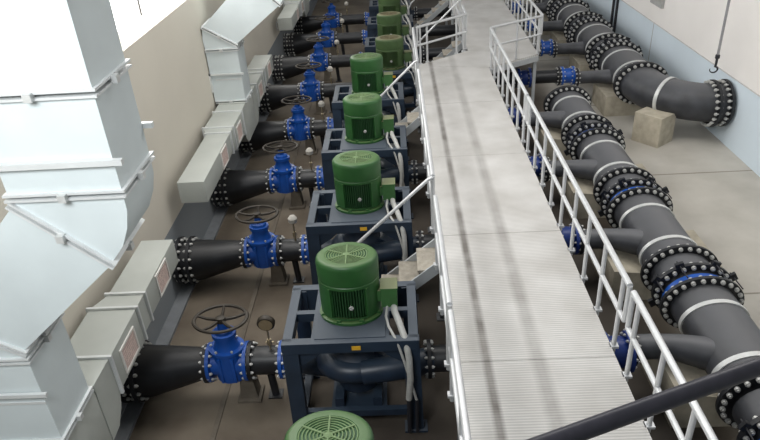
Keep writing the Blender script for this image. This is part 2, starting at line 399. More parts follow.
# ------------------------------------------------------------------ suction lines: reducer, valve, spool, pier, gauge
SUCY = 6.85
def build_reducer():
    r = empty('pipe_reducer', (-3.0, SUCY, 0), None, 'pipe reducer', 'black tapering suction pipes from the left wall')
    # local x: wall at -1.10
    zc, zs = .54, .64; n = 28
    MB().cyl((-1.088, 0, zc), (-.80, 0, zc), .33, n).build('wall_stub', M['black'], r)
    for x in (-1.00, -.80):
        f = MB().ring((x, 0, zc), 'x', .43, .30, .055, 32).build('flange', M['flange'], r)
        bolts(f, (x, 0, zc), 'x', 'm', .385, 16)
    MB().tube([(-.80, 0, zc), (-.70, 0, zc), (.05, 0, zs), (.13, 0, zs)], [.37, .37, .235, .235], n).build('tapered_pipe', M['black'], r)
    f = MB().ring((.16, 0, zs), 'x', .275, .16, .05, 28).build('flange', M['flange'], r)
    bolts(f, (.16, 0, zs), 'x', 's', .25, 12)
    return r
def build_valve():
    v = empty('gate_valve', (-2.53, SUCY, 0), None, 'valve', 'blue gate valves with handwheels on the suction pipes')
    zc = .66
    for x in (-.26, .25):
        f = MB().ring((x, 0, zc), 'x', .275, .15, .05, 28).build('flange', M['blue'], v)
        bolts(f, (x, 0, zc), 'x', 's', .245, 12, off=0)
    b = MB().cyl((-.24, 0, zc), (.23, 0, zc), .19, 24)
    b.lathe([(.14, -.27), (.19, -.24), (.205, -.1), (.20, .1), (.185, .24), (.185, .26)], (0, 0, zc), 'z', 28, 1.12)
    for s in (-1, 1): b.box((s*.09-.02, -.205, zc-.22), (s*.09+.02, .205, zc+.2), .008)
    b.build('valve_body', M['blue'], v)
    n = MB().lathe([(.215, .24), (.215, .285), (.16, .29), (.145, .32), (.125, .40), (.118, .47), (.145, .475), (.145, .535), (.115, .54), (.105, .58), (.06, .60), (.05, .70)], (0, 0, zc), 'z', 24, 1.15)
    n.build('bonnet', M['blue'], v)
    for k in range(6):
        g = 2*PI*k/6; o = bpy.data.objects.new('bolt', BOLT[('z', 's')]); col.objects.link(o); o.parent = v
        o.location = (.188*1.15*math.cos(g), .188*math.sin(g), zc+.287)
    zw = 1.42
    w = MB().torus((0, 0, zw), .285, .022, 'z', 44, 8, EX)
    w.lathe([(.05, -.05), (.055, .03), (.035, .04)], (0, 0, zw-.01), 'z', 16, EX)
    for k in range(5):
        g = 2*PI*k/5+.35
        w.tube([(.03*EX*math.cos(g), .03*math.sin(g), zw-.02), (.16*EX*math.cos(g), .16*math.sin(g), zw-.028), (.28*EX*math.cos(g), .28*math.sin(g), zw)], [.026, .022, .018], 8)
    w.cyl((0, 0, zc+.60), (0, 0, zw), .028, 12)
    w.build('handwheel', M['wheel'], v)
    return v
def build_spool(x1):
    s = empty('pipe_spool', (-2.24, SUCY, 0), None, 'pipe', 'short black pipes between valve and pump')
    zc = .66; L = x1+2.24
    f = MB().ring((.02, 0, zc), 'x', .275, .15, .05, 28).build('flange', M['flange'], s); bolts(f, (.02, 0, zc), 'x', 's', .245, 12, off=0)
    MB().cyl((0, 0, zc), (L, 0, zc), .20, 24).build('pipe_barrel', M['black'], s)
    f = MB().ring((L-.17, 0, zc), 'x', .265, .15, .05, 28).ring((L-.06, 0, zc), 'x', .222, .15, .18, 24).build('flange', M['blue'], s); bolts(f, (L-.17, 0, zc), 'x', 's', .24, 12, off=0)
    MB().cyl((.24, 0, .52), (.27, 0, 0.0), .055, 14).box((.17, -.09, 0), (.37, .09, .02)).build('drain_pipe', M['black'], s)
    return s
def build_pier():
    p = MB()
    p.prism([(-.13, 0), (.13, 0), (.09, .42), (-.09, .42)], 'y', -.11, .11)
    p.box((-.17, -.16, 0), (.17, .16, .05), .01)
    return tag(p.build('support_pier', M['pier'], None, (-2.33, SUCY, 0), smooth=False), None, 'support pier', 'brown piers under the suction valves')
def build_gauge():
    g = empty('pressure_gauge', (-1.93, SUCY, .855), None, 'pressure gauge', 'pressure gauges standing on the suction pipes')
    st = MB().cyl((0, 0, 0), (0, 0, .36), .014, 10).lathe([(.03, .08), (.034, .10), (.034, .16), (.03, .18)], (0, 0, 0), 'z', 10)
    st.box((-.05, -.012, .12), (.06, .012, .135)); st.build('gauge_stem', M['brass'], g)
    d = MB().lathe([(.02, -.045), (.10, -.04), (.115, -.02), (.115, .03), (.10, .04)], (0, 0, .46), 'y', 24, EX*.85)
    d.build('gauge_case', M['wheel'], g)
    MB().lathe([(.0, -.050), (.088, -.048)], (0, 0, .46), 'y', 24, EX*.85, cap=False).build('gauge_dial', M['brass'], g)
    return g
def build_cap_gauge():
    g = empty('pressure_gauge', (-1.93, SUCY, .855), None, 'pressure gauge', 'pressure gauges standing on the suction pipes')
    st = MB().cyl((0, 0, 0), (0, 0, .36), .016, 10).lathe([(.03, .08), (.034, .10), (.034, .16), (.03, .18)], (0, 0, 0), 'z', 10); st.build('gauge_stem', M['brass'], g)
    MB().lathe([(.03, -.06), (.07, -.04), (.078, .03), (.045, .08), (.02, .09)], (0, 0, .42), 'z', 16, EX*.85).build('gauge_cover', M['cover'], g)
    return g
R0, V0, P0 = build_reducer(), build_valve(), build_pier()
S0, S1 = build_spool(-1.62), build_spool(-1.02)
G0, G1 = build_gauge(), build_cap_gauge()
used = set()
def put(src, loc, label):
    if src.name not in used:
        used.add(src.name); src.location = loc; src['label'] = label; return src
    return copy_tree(src, None, loc, label)
for i in range(1, 9):
    y = SUCY+(i-1)*D; w = NTH[i-1]
    put(R0, (-3.0, y, 0), 'black tapering reducer pipe on the left wall, %s from the camera' % w)
    put(V0, (-2.53, y, 0), 'blue gate valve under a dark handwheel, %s from the camera' % w)
    put(P0, (-2.33, y, 0), 'brown pier under the %s blue gate valve from the camera' % w)
    small = i >= 5
    put(S1 if small else S0, (-2.24, y, 0), 'short black pipe between %s blue valve and its green-motored pump' % w)
    if i == 1: put(G0, (-1.93, y, .855), 'round dark-cased pressure gauge on the front suction pipe')
    else: put(G1, (-1.93, y, .855), 'pale covered pressure gauge on the %s suction pipe from the camera' % w)

# ------------------------------------------------------------------ pump sets
def build_pump(small):
    zt = 1.28 if small else 1.58          # top of the frame
    hw, hd = (.80, .50) if small else (.84, .56)
    p = empty('pump_set', (0, 0, 0), None, 'pump', 'green motor pump sets in a row')
    S = M['steelblue']
    # frame
    f = MB()
    for s in (-1, 1):
        f.box((-hw, s*hd-.06, zt-.16), (hw, s*hd+.06, zt), .006)
        f.box((s*(hw-.06)-.06, -hd, zt-.16), (s*(hw-.06)+.06, hd, zt), .006)
        f.box((s*.44-.045, -hd, zt-.14), (s*.44+.045, hd, zt-.004))
        f.box((-hw, .02-.04, zt-.13), (-.44, .02+.04, zt-.006)) if s < 0 else f.box((.44, .02-.04, zt-.13), (hw, .02+.04, zt-.006))
    f.build('top_frame', S, p, smooth=False)
    MB().box((-.44, -hd+.02, zt-.06), (.44, hd-.02, zt+.012), .006).build('motor_plate', S, p, smooth=False)
    for s in (-1, 1):
        for q in (-1, 1):
            x = s*(hw-.09); y = q*(hd-.02)
            MB().prism([(x-.10, zt-.02), (x+.10, zt-.02), (x+.10+s*.02, .03), (x-.10+s*.02, .03)], 'y', y-.06, y+.06).box((x-.15+s*.02, y-.1, 0), (x+.15+s*.02, y+.1, .03)).build('leg', S, p, smooth=False)
        g = MB()
        for q in (-1, 1):
            a = s*(hw-.18); g.prism([(a, zt-.15), (a-s*.34, zt-.15), (a-s*.22, zt-.27), (a, zt-.42)], 'y', q*hd-.02-.03*q, q*hd+.02-.03*q)
        g.build('gusset', S, p, smooth=False)
        MB().box((s*(hw-.09)-.05, -hd, .10), (s*(hw-.09)+.05, hd, .20)).build('side_rail', S, p, smooth=False)
    for q in (-1, 1):
        MB().box((-hw+.1, q*(hd-.04)-.04, .26), (hw-.1, q*(hd-.04)+.04, .36)).build('cross_rail', M['casing'], p, smooth=False)
    # pump casing: spiral volute round a drum
    c = MB(); zc = .80 if not small else .66
    pts, rs = [], []
    for k in range(33):
        g = -PI*.2+2*PI*k/32; R = .31-.02*k/32
        pts.append((R*EX*math.cos(g), R*math.sin(g), zc)); rs.append(.215-.075*k/32)
    c.tube(pts, rs, 14, True, 1.12)
    c.lathe([(.30, -.10), (.33, -.05), (.33, .10), (.24, .20), (.20, .32), (.20, zt-zc-.04), (.26, zt-zc-.03)], (0, 0, zc), 'z', 28, EX)
    c.tube([(.1, -.3, zc), (.5, -.30, zc+.05), (hw+.15, -.15, PIPE_Z)], [.17, .17, .18], 18)
    c.lathe([(.20, -.48), (.22, -.40), (.25, -.12), (.25, -.05)], (0, 0, zc), 'z', 20, EX)
    c.build('pump_casing', M['casing'], p)
    sn = MB().tube([(-.15, .05, .62), (-hw-.05, .15, .66)], [.2, .19], 18); sn.build('suction_nozzle', M['casing'], p)
    MB().box((-.38, -.34, .06), (.38, .34, .13)).box((-.32, -.28, 0), (-.2, .28, .3)).box((.2, -.28, 0), (.32, .28, .3)).build('pump_foot', M['casing'], p, smooth=False)
    MB().box((.02, -hd-.066, zt-.115), (.13, -hd-.058, zt-.055)).build('warning_tag', M['tag'], p, smooth=False)
    # motor
    Gm, Gg, Gd = (M['olive'], M['olivegrille'], M['olive']) if small else (M['green'], M['grille'], M['dgreen'])
    H = .84 if small else .875
    z0 = zt+.012; R = .312
    mo = MB()
    mo.lathe([(.325, 0), (.33, .006), (.33, .04), (.30, .05)], (0, 0, z0), 'z', 40, EX)
    win = math.radians(37)
    zb, zt2 = .10, H*.60
    mo.lathe([(.285, .05), (.305, .07), (.306, zb)], (0, 0, z0), 'z', 40, EX, cap=False)
    prof = [(.25, zb), (.306, zb), (.308, zt2), (.25, zt2)]
    for a in (-PI/2, PI/2):
        mo.lathe(prof, (0, 0, z0), 'z', 24, EX, False, a+win, a+PI-win)
    for a in (-PI/2, PI/2):      # window rims
        for s in (-1, 1):
            g = a+s*win; mo.bar((.296*EX*math.cos(g), .296*math.sin(g), z0+zb), (.296*EX*math.cos(g), .296*math.sin(g), z0+zt2), .03, .05, (math.cos(g), math.sin(g), 0))
    mo.lathe([(.25, zt2), (.308, zt2), (.308, zt2+.035), (.30, zt2+.045)], (0, 0, z0), 'z', 40, EX, cap=False)
    for k in range(8):
        g = PI/8+2*PI*k/8
        mo.box((.30*EX*math.cos(g)-.03, .30*math.sin(g)-.025, z0+.03), (.30*EX*math.cos(g)+.03, .30*math.sin(g)+.025, z0+.075), .006)
    m = mo.build('motor', Gm, p)
    fi = MB().lathe([(.25, zb-.02), (.25, zt2+.02)], (0, 0, z0), 'z', 32, EX, cap=False)
    for a in (-PI/2, PI/2):
        for k in range(13):
            g = a+(k-6)/6.6*win
            fi.bar((.272*EX*math.cos(g), .272*math.sin(g), z0+zb), (.272*EX*math.cos(g), .272*math.sin(g), z0+zt2), .010, .05, (math.cos(g), math.sin(g), 0))
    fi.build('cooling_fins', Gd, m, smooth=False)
    cp = MB().lathe([(.296, zt2+.045), (.306, zt2+.05), (.309, zt2+.10), (.312, H-.07), (.305, H-.03), (.288, H-.008), (.265, H), (.215, H), (.21, H-.012)], (0, 0, z0), 'z', 44, EX, cap=False)
    cp.build('fan_cowl', Gm, m)
    gr = MB().lathe([(0, H-.014), (.212, H-.014)], (0, 0, z0), 'z', 36, EX, cap=False)
    gr2 = MB()
    for k in range(7): gr2.torus((0, 0, z0+H-.006), .05+k*.026, .0065, 'z', 36, 5, EX)
    for k in range(6):
        g = PI/6+2*PI*k/6; gr2.bar((.02*EX*math.cos(g), .02*math.sin(g), z0+H-.004), (.212*EX*math.cos(g), .212*math.sin(g), z0+H-.004), .016, .014)
    gr2.lathe([(.035, -.01), (.035, .006), (.02, .012)], (0, 0, z0+H-.004), 'z', 16, EX)
    g2 = gr2.build('fan_grille', Gg, m)
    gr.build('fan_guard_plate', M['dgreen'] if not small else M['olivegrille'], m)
    ey = MB().torus((.03, -.30, z0+H*.30), .022, .009, 'y', 16, 6).lathe([(.02, 0), (.02, .05)], (.03, -.31, z0+H*.30), 'y', 10)
    ey.build('lifting_eye', M['bolt'], m)
    tb = MB().box((.40, -.16, z0+.15), (.60, .06, z0+.42), .012).box((.33, -.12, z0+.22), (.42, .03, z0+.38))
    tb.box((.39, -.17, z0+.42), (.61, .07, z0+.445), .006)
    tb.build('terminal_box', M['tbox'] if not small else Gm, m)
    ho = MB().tube([(.55, -.10, z0+.17), (.56, -.22, z0+.13), (.62, -.40, z0+.07), (.68, -.56, z0-.05), (.715, -.66, zt-.24), (.72, -.69, zt-.55), (.69, -.69, zt-.90)], [.042]*7, 12)
    ho.build('conduit_hose', M['hose'], p)
    MB().tube([(.47, -.14, z0+.17), (.45, -.26, z0+.09), (.48, -.40, z0+.04), (.58, -.60, z0-.04), (.66, -.68, zt-.3), (.79, -.68, zt-.95)], [.017]*6, 8).build('conduit_hose', M['hose'], p)
    MB().tube([(.69, -.69, zt-.88), (.68, -.66, .05)], [.03, .03], 10).tube([(.79, -.68, zt-.93), (.78, -.66, .05)], [.022, .022], 10).build('cable_pipe', M['cable'], p)
    return p
PB, PS = build_pump(False), build_pump(True)
for i in range(0, 9):
    y = PUMP_Y+(i-1)*D
    if i == 0: lab = 'green pump motor at the bottom edge, only its ribbed round fan top in view'
    elif i < 5: lab = 'dark green motor on blue-grey pump frame, %s complete one from the camera' % NTH[i-1].replace('front', 'nearest')
    else: lab = 'dusty olive motor on pump frame, %s in the far group of smaller pumps' % NTH[i-5].replace('front', 'nearest')
    if i == 0: PB.location = (PUMP_X, y, 0); PB['label'] = lab
    elif i < 5: copy_tree(PB, None, (PUMP_X, y, 0), lab)
    elif i == 5: PS.location = (-.21, y, 0); PS['label'] = lab
    else: copy_tree(PS, None, (-.21, y, 0), lab)

# ------------------------------------------------------------------ discharge lines under the walkway
def arc_pts(x0, x1, y, z):
    return [(x0, y, z), (x1, y, z)]
NX, NB, NFR = 4.20, .36, .47            # near header: axis x, radius, flange radius
FX, FZ, FB, FFR = 6.30, .95, .45, .56   # far header
def build_discharge(L, name_w):
    d = empty('discharge_pipe', (0, 0, PIPE_Z), None, 'pipe', 'black discharge pipes running under the walkway')
    MB().cyl((0, 0, 0), (L, 0, 0), .18, 20).build('pipe_barrel', M['black'], d)
    for x in (.03, L-.03):
        f = MB().ring((x, 0, 0), 'x', .26, .15, .05, 24).build('flange', M['flange'], d); bolts(f, (x, 0, 0), 'x', 's', .23, 12)
    return d
def build_check():
    d = empty('check_valve', (0, 0, PIPE_Z), None, 'valve', 'blue check valves beside the walkway')
    for x in (-.15, .15):
        f = MB().ring((x, 0, 0), 'x', .275, .15, .06, 24).build('flange', M['dblue'], d); bolts(f, (x, 0, 0), 'x', 's', .24, 12)
    MB().lathe([(.19, -.15), (.21, -.08), (.215, 0), (.21, .08), (.19, .15)], (0, 0, 0), 'x', 24).build('valve_body', M['dblue'], d)
    return d
def build_coupling():
    d = empty('pipe_coupling', (0, 0, PIPE_Z), None, 'pipe coupling', 'blue couplings on the far discharge pipes')
    for x in (-.15, .15):
        f = MB().ring((x, 0, 0), 'x', .26, .15, .06, 24).build('flange', M['blue'], d); bolts(f, (x, 0, 0), 'x', 's', .235, 12)
    MB().cyl((-.15, 0, 0), (.15, 0, 0), .205, 20).build('sleeve', M['blue'], d)
    return d
DN, DF, DM, CV, CU = build_discharge(2.30, ''), build_discharge(2.55, ''), build_discharge(.80, ''), build_check(), build_coupling()
for i in range(1, 9):
    y = PUMP_Y-.12+(i-1)*D; w = NTH[i-1]
    if i < 5:
        put(DN, (.21, y, PIPE_Z), 'black discharge pipe under the walkway, %s from the camera' % w)
        put(CV, (2.70, y, PIPE_Z), 'blue flanged valve beside the walkway railing, %s from the camera' % w)
    else:
        put(DF, (.75, y, PIPE_Z), 'long black discharge pipe under the far walkway, %s in the far group' % NTH[i-5])
        put(CV, (3.50, y, PIPE_Z), 'blue flanged valve beside the far walkway, %s in the far group' % NTH[i-5])
        put(DM, (3.69, y, PIPE_Z), 'short black pipe between blue valve and blue coupling, %s in far group' % NTH[i-5])
        put(CU, (4.70, y, PIPE_Z), 'blue coupling feeding the far header pipe, %s in the far group' % NTH[i-5])

# ------------------------------------------------------------------ header pipes
def build_tee(Ln, b, fr, cx_branch, size, nb, zc):
    """run of header between two flanges; local origin: floor under the branch, run from y=-Ln/2.. with branch toward -x"""
    t = empty('header_tee', (0, 0, 0), None, 'header pipe')
    y0, y1 = Ln
    MB().lathe([(b, y0), (b, y1)], (0, 0, zc), 'y', 40, EX).build('pipe_run', M['header'], t)
    zb = PIPE_Z
    # branch swings toward the camera as it joins
    br = MB().tube([(cx_branch, 0, zb), (cx_branch*.72, 0, zb), (cx_branch*.52, -.05, zb+.01), (cx_branch*.34, -.17, zb+.03), (-.02, -.36, zc+.02)], [.17, .17, .18, .21, .24], 20)
    br.build('branch_pipe', M['header'], t)
    f = MB().ring((cx_branch+.03, 0, zb), 'x', .26, .15, .05, 24).build('flange', M['flange'], t); bolts(f, (cx_branch+.03, 0, zb), 'x', 's', .23, 12)
    for y in (y0, y1):
        f = MB().ring((0, y, zc), 'y', fr, b-.03, .055, 48, EX).build('flange', M['flange'], t)
        bolts(f, (0, y, zc), 'y', size, (fr+b)/2+.012, nb, EX)
    for y in (y0+.42, y1-.42):
        MB().ring((0, y, zc), 'y', b+.016, b-.01, .075, 44, EX).box((-(b+.09)*EX, y-.037, .40), (-(b-.02)*EX, y+.037, .44)).box(((b-.02)*EX, y-.037, .40), ((b+.09)*EX, y+.037, .44)).build('steel_strap', M['strap'], t)
    return t
def build_joint(Ln, b, fr, size, nb, zc):
    """dismantling joint; local y=0 is the loose flange"""
    t = empty('dismantling_joint', (0, 0, 0), None, 'pipe joint')
    y0, y1 = Ln                                # y0 camera side butt, y1 far butt
    MB().lathe([(b, .02), (b, y1)], (0, 0, zc), 'y', 40, EX).build('pipe_sleeve', M['header'], t)
    MB().lathe([(b-.01, y0), (b+.03, y0), (b+.035, y0+.03), (b+.03, y0+.17), (b-.01, y0+.17)], (0, 0, zc), 'y', 40, EX, cap=False).build('blue_sleeve', M['blue'], t)
    MB().lathe([(b+.012, y0+.17), (b+.012, .03)], (0, 0, zc), 'y', 40, EX, cap=False).build('inner_sleeve', M['black'], t)
    f = MB().ring((0, 0, zc), 'y', fr, b-.02, .06, 48, EX)
    ears = (25, 65, 115, 155)
    for a in ears + (205, 335):
        g = math.radians(a); c = Vector(((fr+.03)*EX*math.cos(g), 0, zc+(fr+.03)*math.sin(g))); tg = Vector((-math.sin(g)*EX, 0, math.cos(g))).normalized()
        c = c-Vector((math.cos(g), 0, math.sin(g)))*.03; f.bar(c-tg*.06, c+tg*.06, .05, .13, (math.cos(g), 0, math.sin(g)))
    f = f.build('flange', M['flange'], t, smooth=False)
    bolts(f, (0, 0, zc), 'y', size, (fr+b)/2+.012, nb, EX)
    for a in ears:
        g = math.radians(a); x, z = (fr+.02)*EX*math.cos(g), zc+(fr+.02)*math.sin(g)
        MB().cyl((x, y0-.0, z), (x, .10, z), .010, 8).build('tie_rod', M['cable'], t)
    return t
def build_saddle(w, d, h):
    s = MB(); n = 10
    # block with the round seat cut into its top
    return s
def saddle(loc, hx, y0, y1, zc, b, top, label, group):
    """concrete block under a pipe, its top hollowed to the pipe's curve"""
    prof = [(-hx, 0), (-hx, top)]
    for k in range(11):
        g = PI+PI*k/10; x, z = (b+.006)*EX*math.cos(g), zc+(b+.006)*math.sin(g)
        if z < top: prof.append((x, z))
    prof += [(hx, top), (hx, 0)]
    o = MB().prism(prof, 'y', y0, y1).build('concrete_saddle', M['concrete'], None, loc, smooth=False)
    return tag(o, label, 'concrete block', group)
T1 = build_tee((-1.02, .86), NB, NFR, -1.31, 'l', 24, PIPE_Z)
J1 = build_joint((-.30, .445), NB, NFR, 'l', 24, PIPE_Z)
near_y = [3.90, 6.66, 9.36, 12.06, 14.76]
T1g = 'near header pipe sections'; T1['group'] = T1g
for k, y in enumerate(near_y):
    if k == 0: lab = 'dark header pipe section at the lower right corner behind the handrail'
    elif k == 4: lab = 'last dark section of the near header pipe ending in a bolted flange'
    else: lab = 'dark header pipe section with two pale straps, %s behind the corner one' % NTH[k-1].replace('front', 'first')
    put(T1, (NX, y, 0), lab)
    saddle((NX, y, 0), .86, -.66, .50, PIPE_Z, NB, .60, 'pale concrete saddle under the near header pipe, %s from the camera' % NTH[k], 'concrete saddles under the near header')
    if k < 4:
        put(J1, (NX, y+1.195, 0), 'bolted pipe joint with blue sleeve on near header, %s from the camera' % NTH[k])
J1['group'] = 'blue-sleeved joints of the near header'
for o in list(col.objects):
    if o.name.startswith('dismantling_joint') and o.parent is None: o['group'] = 'blue-sleeved joints of the near header'
MB_end = MB().lathe([(.0, -.03), (NFR, -.03), (NFR, .03), (.0, .03)], (0, 0, PIPE_Z), 'y', 48, EX, cap=False)
e = empty('blind_flange', (NX, near_y[-1]+.86+.06, 0), 'black bolted blind flange closing the far end of the near header', 'pipe end cap')
MB_end.build('cover_plate', M['flange'], e)
T2 = build_tee((-1.05, .86), FB, FFR, -1.42, 'xl', 24, FZ); T2['group'] = 'far header pipe sections'
J2 = build_joint((-.30, .525), FB, FFR, 'xl', 24, FZ); J2['group'] = 'blue-sleeved joints of the far header'
FY0 = 17.62
for k in range(4):
    y = FY0+k*D
    put(T2, (FX, y, 0), 'dark far header pipe section, %s beyond the big elbow' % NTH[k].replace('front', 'first'))
    put(J2, (FX, y+1.195, 0), 'blue-sleeved bolted joint on far header, %s beyond the elbow' % NTH[k].replace('front', 'first'))
    saddle((FX, y, 0), .80, -.92, .30, FZ, FB, .56, 'concrete block under far header pipe, %s beyond the elbow' % NTH[k].replace('front', 'first'), 'concrete blocks under the far header')
# elbow into the right wall
e = empty('pipe_elbow', (FX, 16.48, 0), 'big dark pipe elbow turning from the far header into the right wall', 'pipe elbow')
R = 1.60; RX = 1.40; pts = []; n = 18
for k in range(n+1):
    g = PI/2*k/n; pts.append((RX-RX*math.cos(g), -R*math.sin(g), FZ))
pts.insert(0, (0, .0, FZ)); pts.append((XR-FX-.012, -R, FZ))
mb = MB()
# section blends from wide (along the hall) to round (into the wall)
v = []; nn = 36; m = len(pts)
for i, p in enumerate(pts):
    q = max(0, min(1, (i-1)/n)); g = PI/2*q; ax = FB*(EX*(1-q)+1.0*q)
    for k in range(nn):
        a = 2*PI*k/nn
        v.append((p[0]+math.cos(g)*ax*math.cos(a), p[1]+math.sin(g)*ax*math.cos(a), p[2]+FB*math.sin(a)))
f = []
for i in range(m-1):
    for k in range(nn): f.append((i*nn+k, i*nn+(k+1) % nn, (i+1)*nn+(k+1) % nn, (i+1)*nn+k))
mb._add(v, f); mb.build('elbow_pipe', M['header'], e)
fl = MB().ring((0, .03, FZ), 'y', FFR, FB-.03, .055, 48, EX).build('flange', M['flange'], e); bolts(fl, (0, .0, FZ), 'y', 'xl', (FFR+FB)/2+.012, 24, EX)
for x in (XR-FX-.37, XR-FX-.10):
    fl = MB().ring((x, -R, FZ), 'x', FFR, FB-.03, .06, 48).build('flange', M['flange'], e); bolts(fl, (x-.04, -R, FZ), 'x', 'xl', (FFR+FB)/2+.01, 22)
i = 8; g = PI/2*.42; ax = FB*(EX*.58+.42)+.015
sp, tt = [], Vector((math.sin(g), -math.cos(g), 0)); cc = Vector((RX-RX*math.cos(g), -R*math.sin(g), FZ)); rr = Vector((math.cos(g), math.sin(g), 0))
mb = MB(); v = []
for s in (-1, 1):
    for q in (0, .02):
        for k in range(nn):
            a = 2*PI*k/nn; v.append(cc+tt*(s*.045)+rr*((ax-.01+q)*math.cos(a))+Vector((0, 0, (FB+.005+q)*math.sin(a))))
f = []
for (a, b) in ((0, 1), (1, 3), (3, 2), (2, 0)):
    for k in range(nn): f.append((a*nn+k, a*nn+(k+1) % nn, b*nn+(k+1) % nn, b*nn+k))
mb._add(v, f); mb.build('steel_strap', M['strap'], e)
o = MB().prism([(-.31, -.36), (.31, -.36), (.31, .36), (-.31, .36)], 'z', 0, .74)
o = o.build('concrete_block', M['concrete'], None, (FX-.11, 15.02, 0), smooth=False); o.rotation_euler.z = math.radians(38)
tag(o, 'square concrete block standing under the big pipe elbow', 'concrete block')

# ------------------------------------------------------------------ walkway
ZD = 1.65
wk = empty('walkway', (0, 0, 0), 'pale ribbed metal walkway running down the middle of the hall', 'walkway')
near = [(.49, .6), (2.31, .6), (2.31, 16.35), (.49, 16.8)]
cuts = [.6, 2.76, 5.60, 8.34, 11.12, 13.92]
for a, b in zip(cuts, cuts[1:]):
    MB().box((.49, a+.004, ZD-.05), (2.31, b-.004, ZD), .003).build('deck_plate', M['deck'], wk, smooth=False)
MB().prism([(.49, 13.924), (2.31, 13.924), (2.31, 16.35), (.49, 16.8)], 'z', ZD-.05, ZD).build('deck_plate', M['deck'], wk, smooth=False)
MB().prism([(.495, 16.81), (2.31, 16.36), (3.75, 17.28), (1.95, 17.93)], 'z', ZD-.05, ZD).build('deck_plate', M['deck'], wk, smooth=False)
yb = 17.93
MB().prism([(1.95, 17.94), (3.75, 17.29), (3.80, 20.8), (1.95, 20.8)], 'z', ZD-.05, ZD).build('deck_plate', M['deck'], wk, smooth=False)
for a, b in ((20.8, 23.6), (23.6, 26.4), (26.4, 30.5)):
    MB().box((1.95, a+.004, ZD-.05), (3.80, b-.004, ZD), .003).build('deck_plate', M['deck'], wk, smooth=False)
for x in (.52, 2.28): MB().box((x-.03, .6, ZD-.20), (x+.03, 16.3, ZD-.051)).build('side_beam', M['beam'], wk, smooth=False)
for x in (1.98, 3.72): MB().box((x-.03, 17.9 if x < 3 else 17.35, ZD-.20), (x+.03, 30.5, ZD-.051)).build('side_beam', M['beam'], wk, smooth=False)
MB().bar((2.31, 16.36, ZD-.12), (3.75, 17.28, ZD-.12), .04, .14).build('side_beam', M['fascia'], wk, smooth=False)
MB().bar((.5, 16.8, ZD-.12), (1.95, 17.93, ZD-.12), .04, .14).build('side_beam', M['fascia'], wk, smooth=False)
for y in (1.0, 2.6, 5.35, 8.45, 11.2, 13.95, 16.3):
    for x in (.55, 2.25): MB().box((x-.045, y-.045, 0), (x+.045, y+.045, ZD-.051)).box((x-.1, y-.1, 0), (x+.1, y+.1, .02)).build('leg', M['beam'], wk, smooth=False)
    MB().box((.5, y-.04, ZD-.16), (2.3, y+.04, ZD-.052)).build('cross_beam', M['beam'], wk, smooth=False)
for x, y in ((2.0, 17.95), (3.68, 17.33), (2.0, 20.8), (3.7, 20.8), (2.0, 23.6), (3.7, 23.6), (2.0, 26.4), (3.7, 26.4)):
    MB().box((x-.04, y-.04, 0), (x+.04, y+.04, ZD-.051)).box((x-.1, y-.1, 0), (x+.1, y+.1, .02)).build('leg', M['fascia'], wk, smooth=False)

RH, RM = .97, .50
def railing(p, q, posts, label, foot=(0, 0), closed=(True, True), bend=None):
    """p,q: ends at deck level; posts: fractions along it"""
    p = Vector(p); q = Vector(q); d = (q-p); L = d.length; u = d/L
    r = empty('railing', p, label, 'railing', 'grey tubular railings of the walkway')
    rt = .034
    def at(s, z): return (u.x*s, u.y*s, z)
    top = [at(0, RH), at(L, RH)]
    MB().tube(top, rt, 14).build('top_rail', M['rail'], r)
    MB().tube([at(0, RM), at(L, RM)], .029, 12).build('mid_rail', M['rail'], r)
    for s in [x for x, c in ((0, closed[0]), (L, closed[1])) if c]:
        MB().tube([at(s, RH), at(s, RM)], .029, 12).build('end_loop', M['rail'], r)
    for s in posts:
        b = Vector(at(s, 0)); f = Vector((foot[0], foot[1], 0))
        MB().tube([b+f*0+Vector((0, 0, -.10)), b+Vector((0, 0, RH))], .027, 12).box((b.x-.05, b.y-.04, -.03), (b.x+.05, b.y+.04, .0)).build('post', M['rail'], r)
    return r
def spaced(L, step, e=.18):
    n = max(1, round((L-2*e)/step)); return [e+(L-2*e)*k/n for k in range(n+1)]
XRR = 2.345
railing((XRR, .9, ZD), (XRR, 5.50, ZD), spaced(4.6, .70), 'right-hand railing section nearest the camera, behind the dark handrail')
railing((XRR, 5.62, ZD), (XRR, 11.38, ZD), spaced(5.76, .68), 'second right-hand railing section along the near walkway')
railing((XRR, 11.50, ZD), (XRR, 16.42, ZD), spaced(4.92, .68), 'third right-hand railing section, ending at the walkway bend')
railing((2.36, 16.47, ZD), (3.80, 17.36, ZD), [.12, .86, 1.60], 'short slanting railing on right side of the walkway bend')
railing((3.83, 17.45, ZD), (3.86, 23.2, ZD), spaced(5.75, .68), 'right-hand railing section of the far walkway, starting at the bend')
railing((3.86, 23.32, ZD), (3.88, 30.0, ZD), spaced(6.7, .68), 'farthest right-hand railing section of the far walkway at the top')
XLR = .425
railing((XLR, .9, ZD), (XLR, 5.30, ZD), spaced(4.4, 1.1), 'left-hand railing section at the bottom edge beside the walkway')
railing((XLR, 5.42, ZD), (XLR, 7.78, ZD), spaced(2.36, 1.0), 'short left-hand railing section below the first stair opening')
railing((XLR, 8.40, ZD), (XLR, 13.35, ZD), spaced(4.95, 1.2), 'left-hand railing section between the two nearest stair openings')
railing((XLR, 14.05, ZD), (XLR, 16.82, ZD), spaced(2.77, 1.3), 'left-hand railing section just before the walkway bend')
railing((.52, 16.90, ZD), (1.90, 18.0, ZD), [.10, .34, 1.40, 1.66], 'short slanting railing on the left side of the walkway bend')
railing((1.90, 18.08, ZD), (1.90, 19.05, ZD), [.1, .85], 'short left-hand railing of far walkway beside the bend')
railing((1.90, 19.75, ZD), (1.90, 24.7, ZD), spaced(4.95, 1.2), 'left-hand railing section of the far walkway')

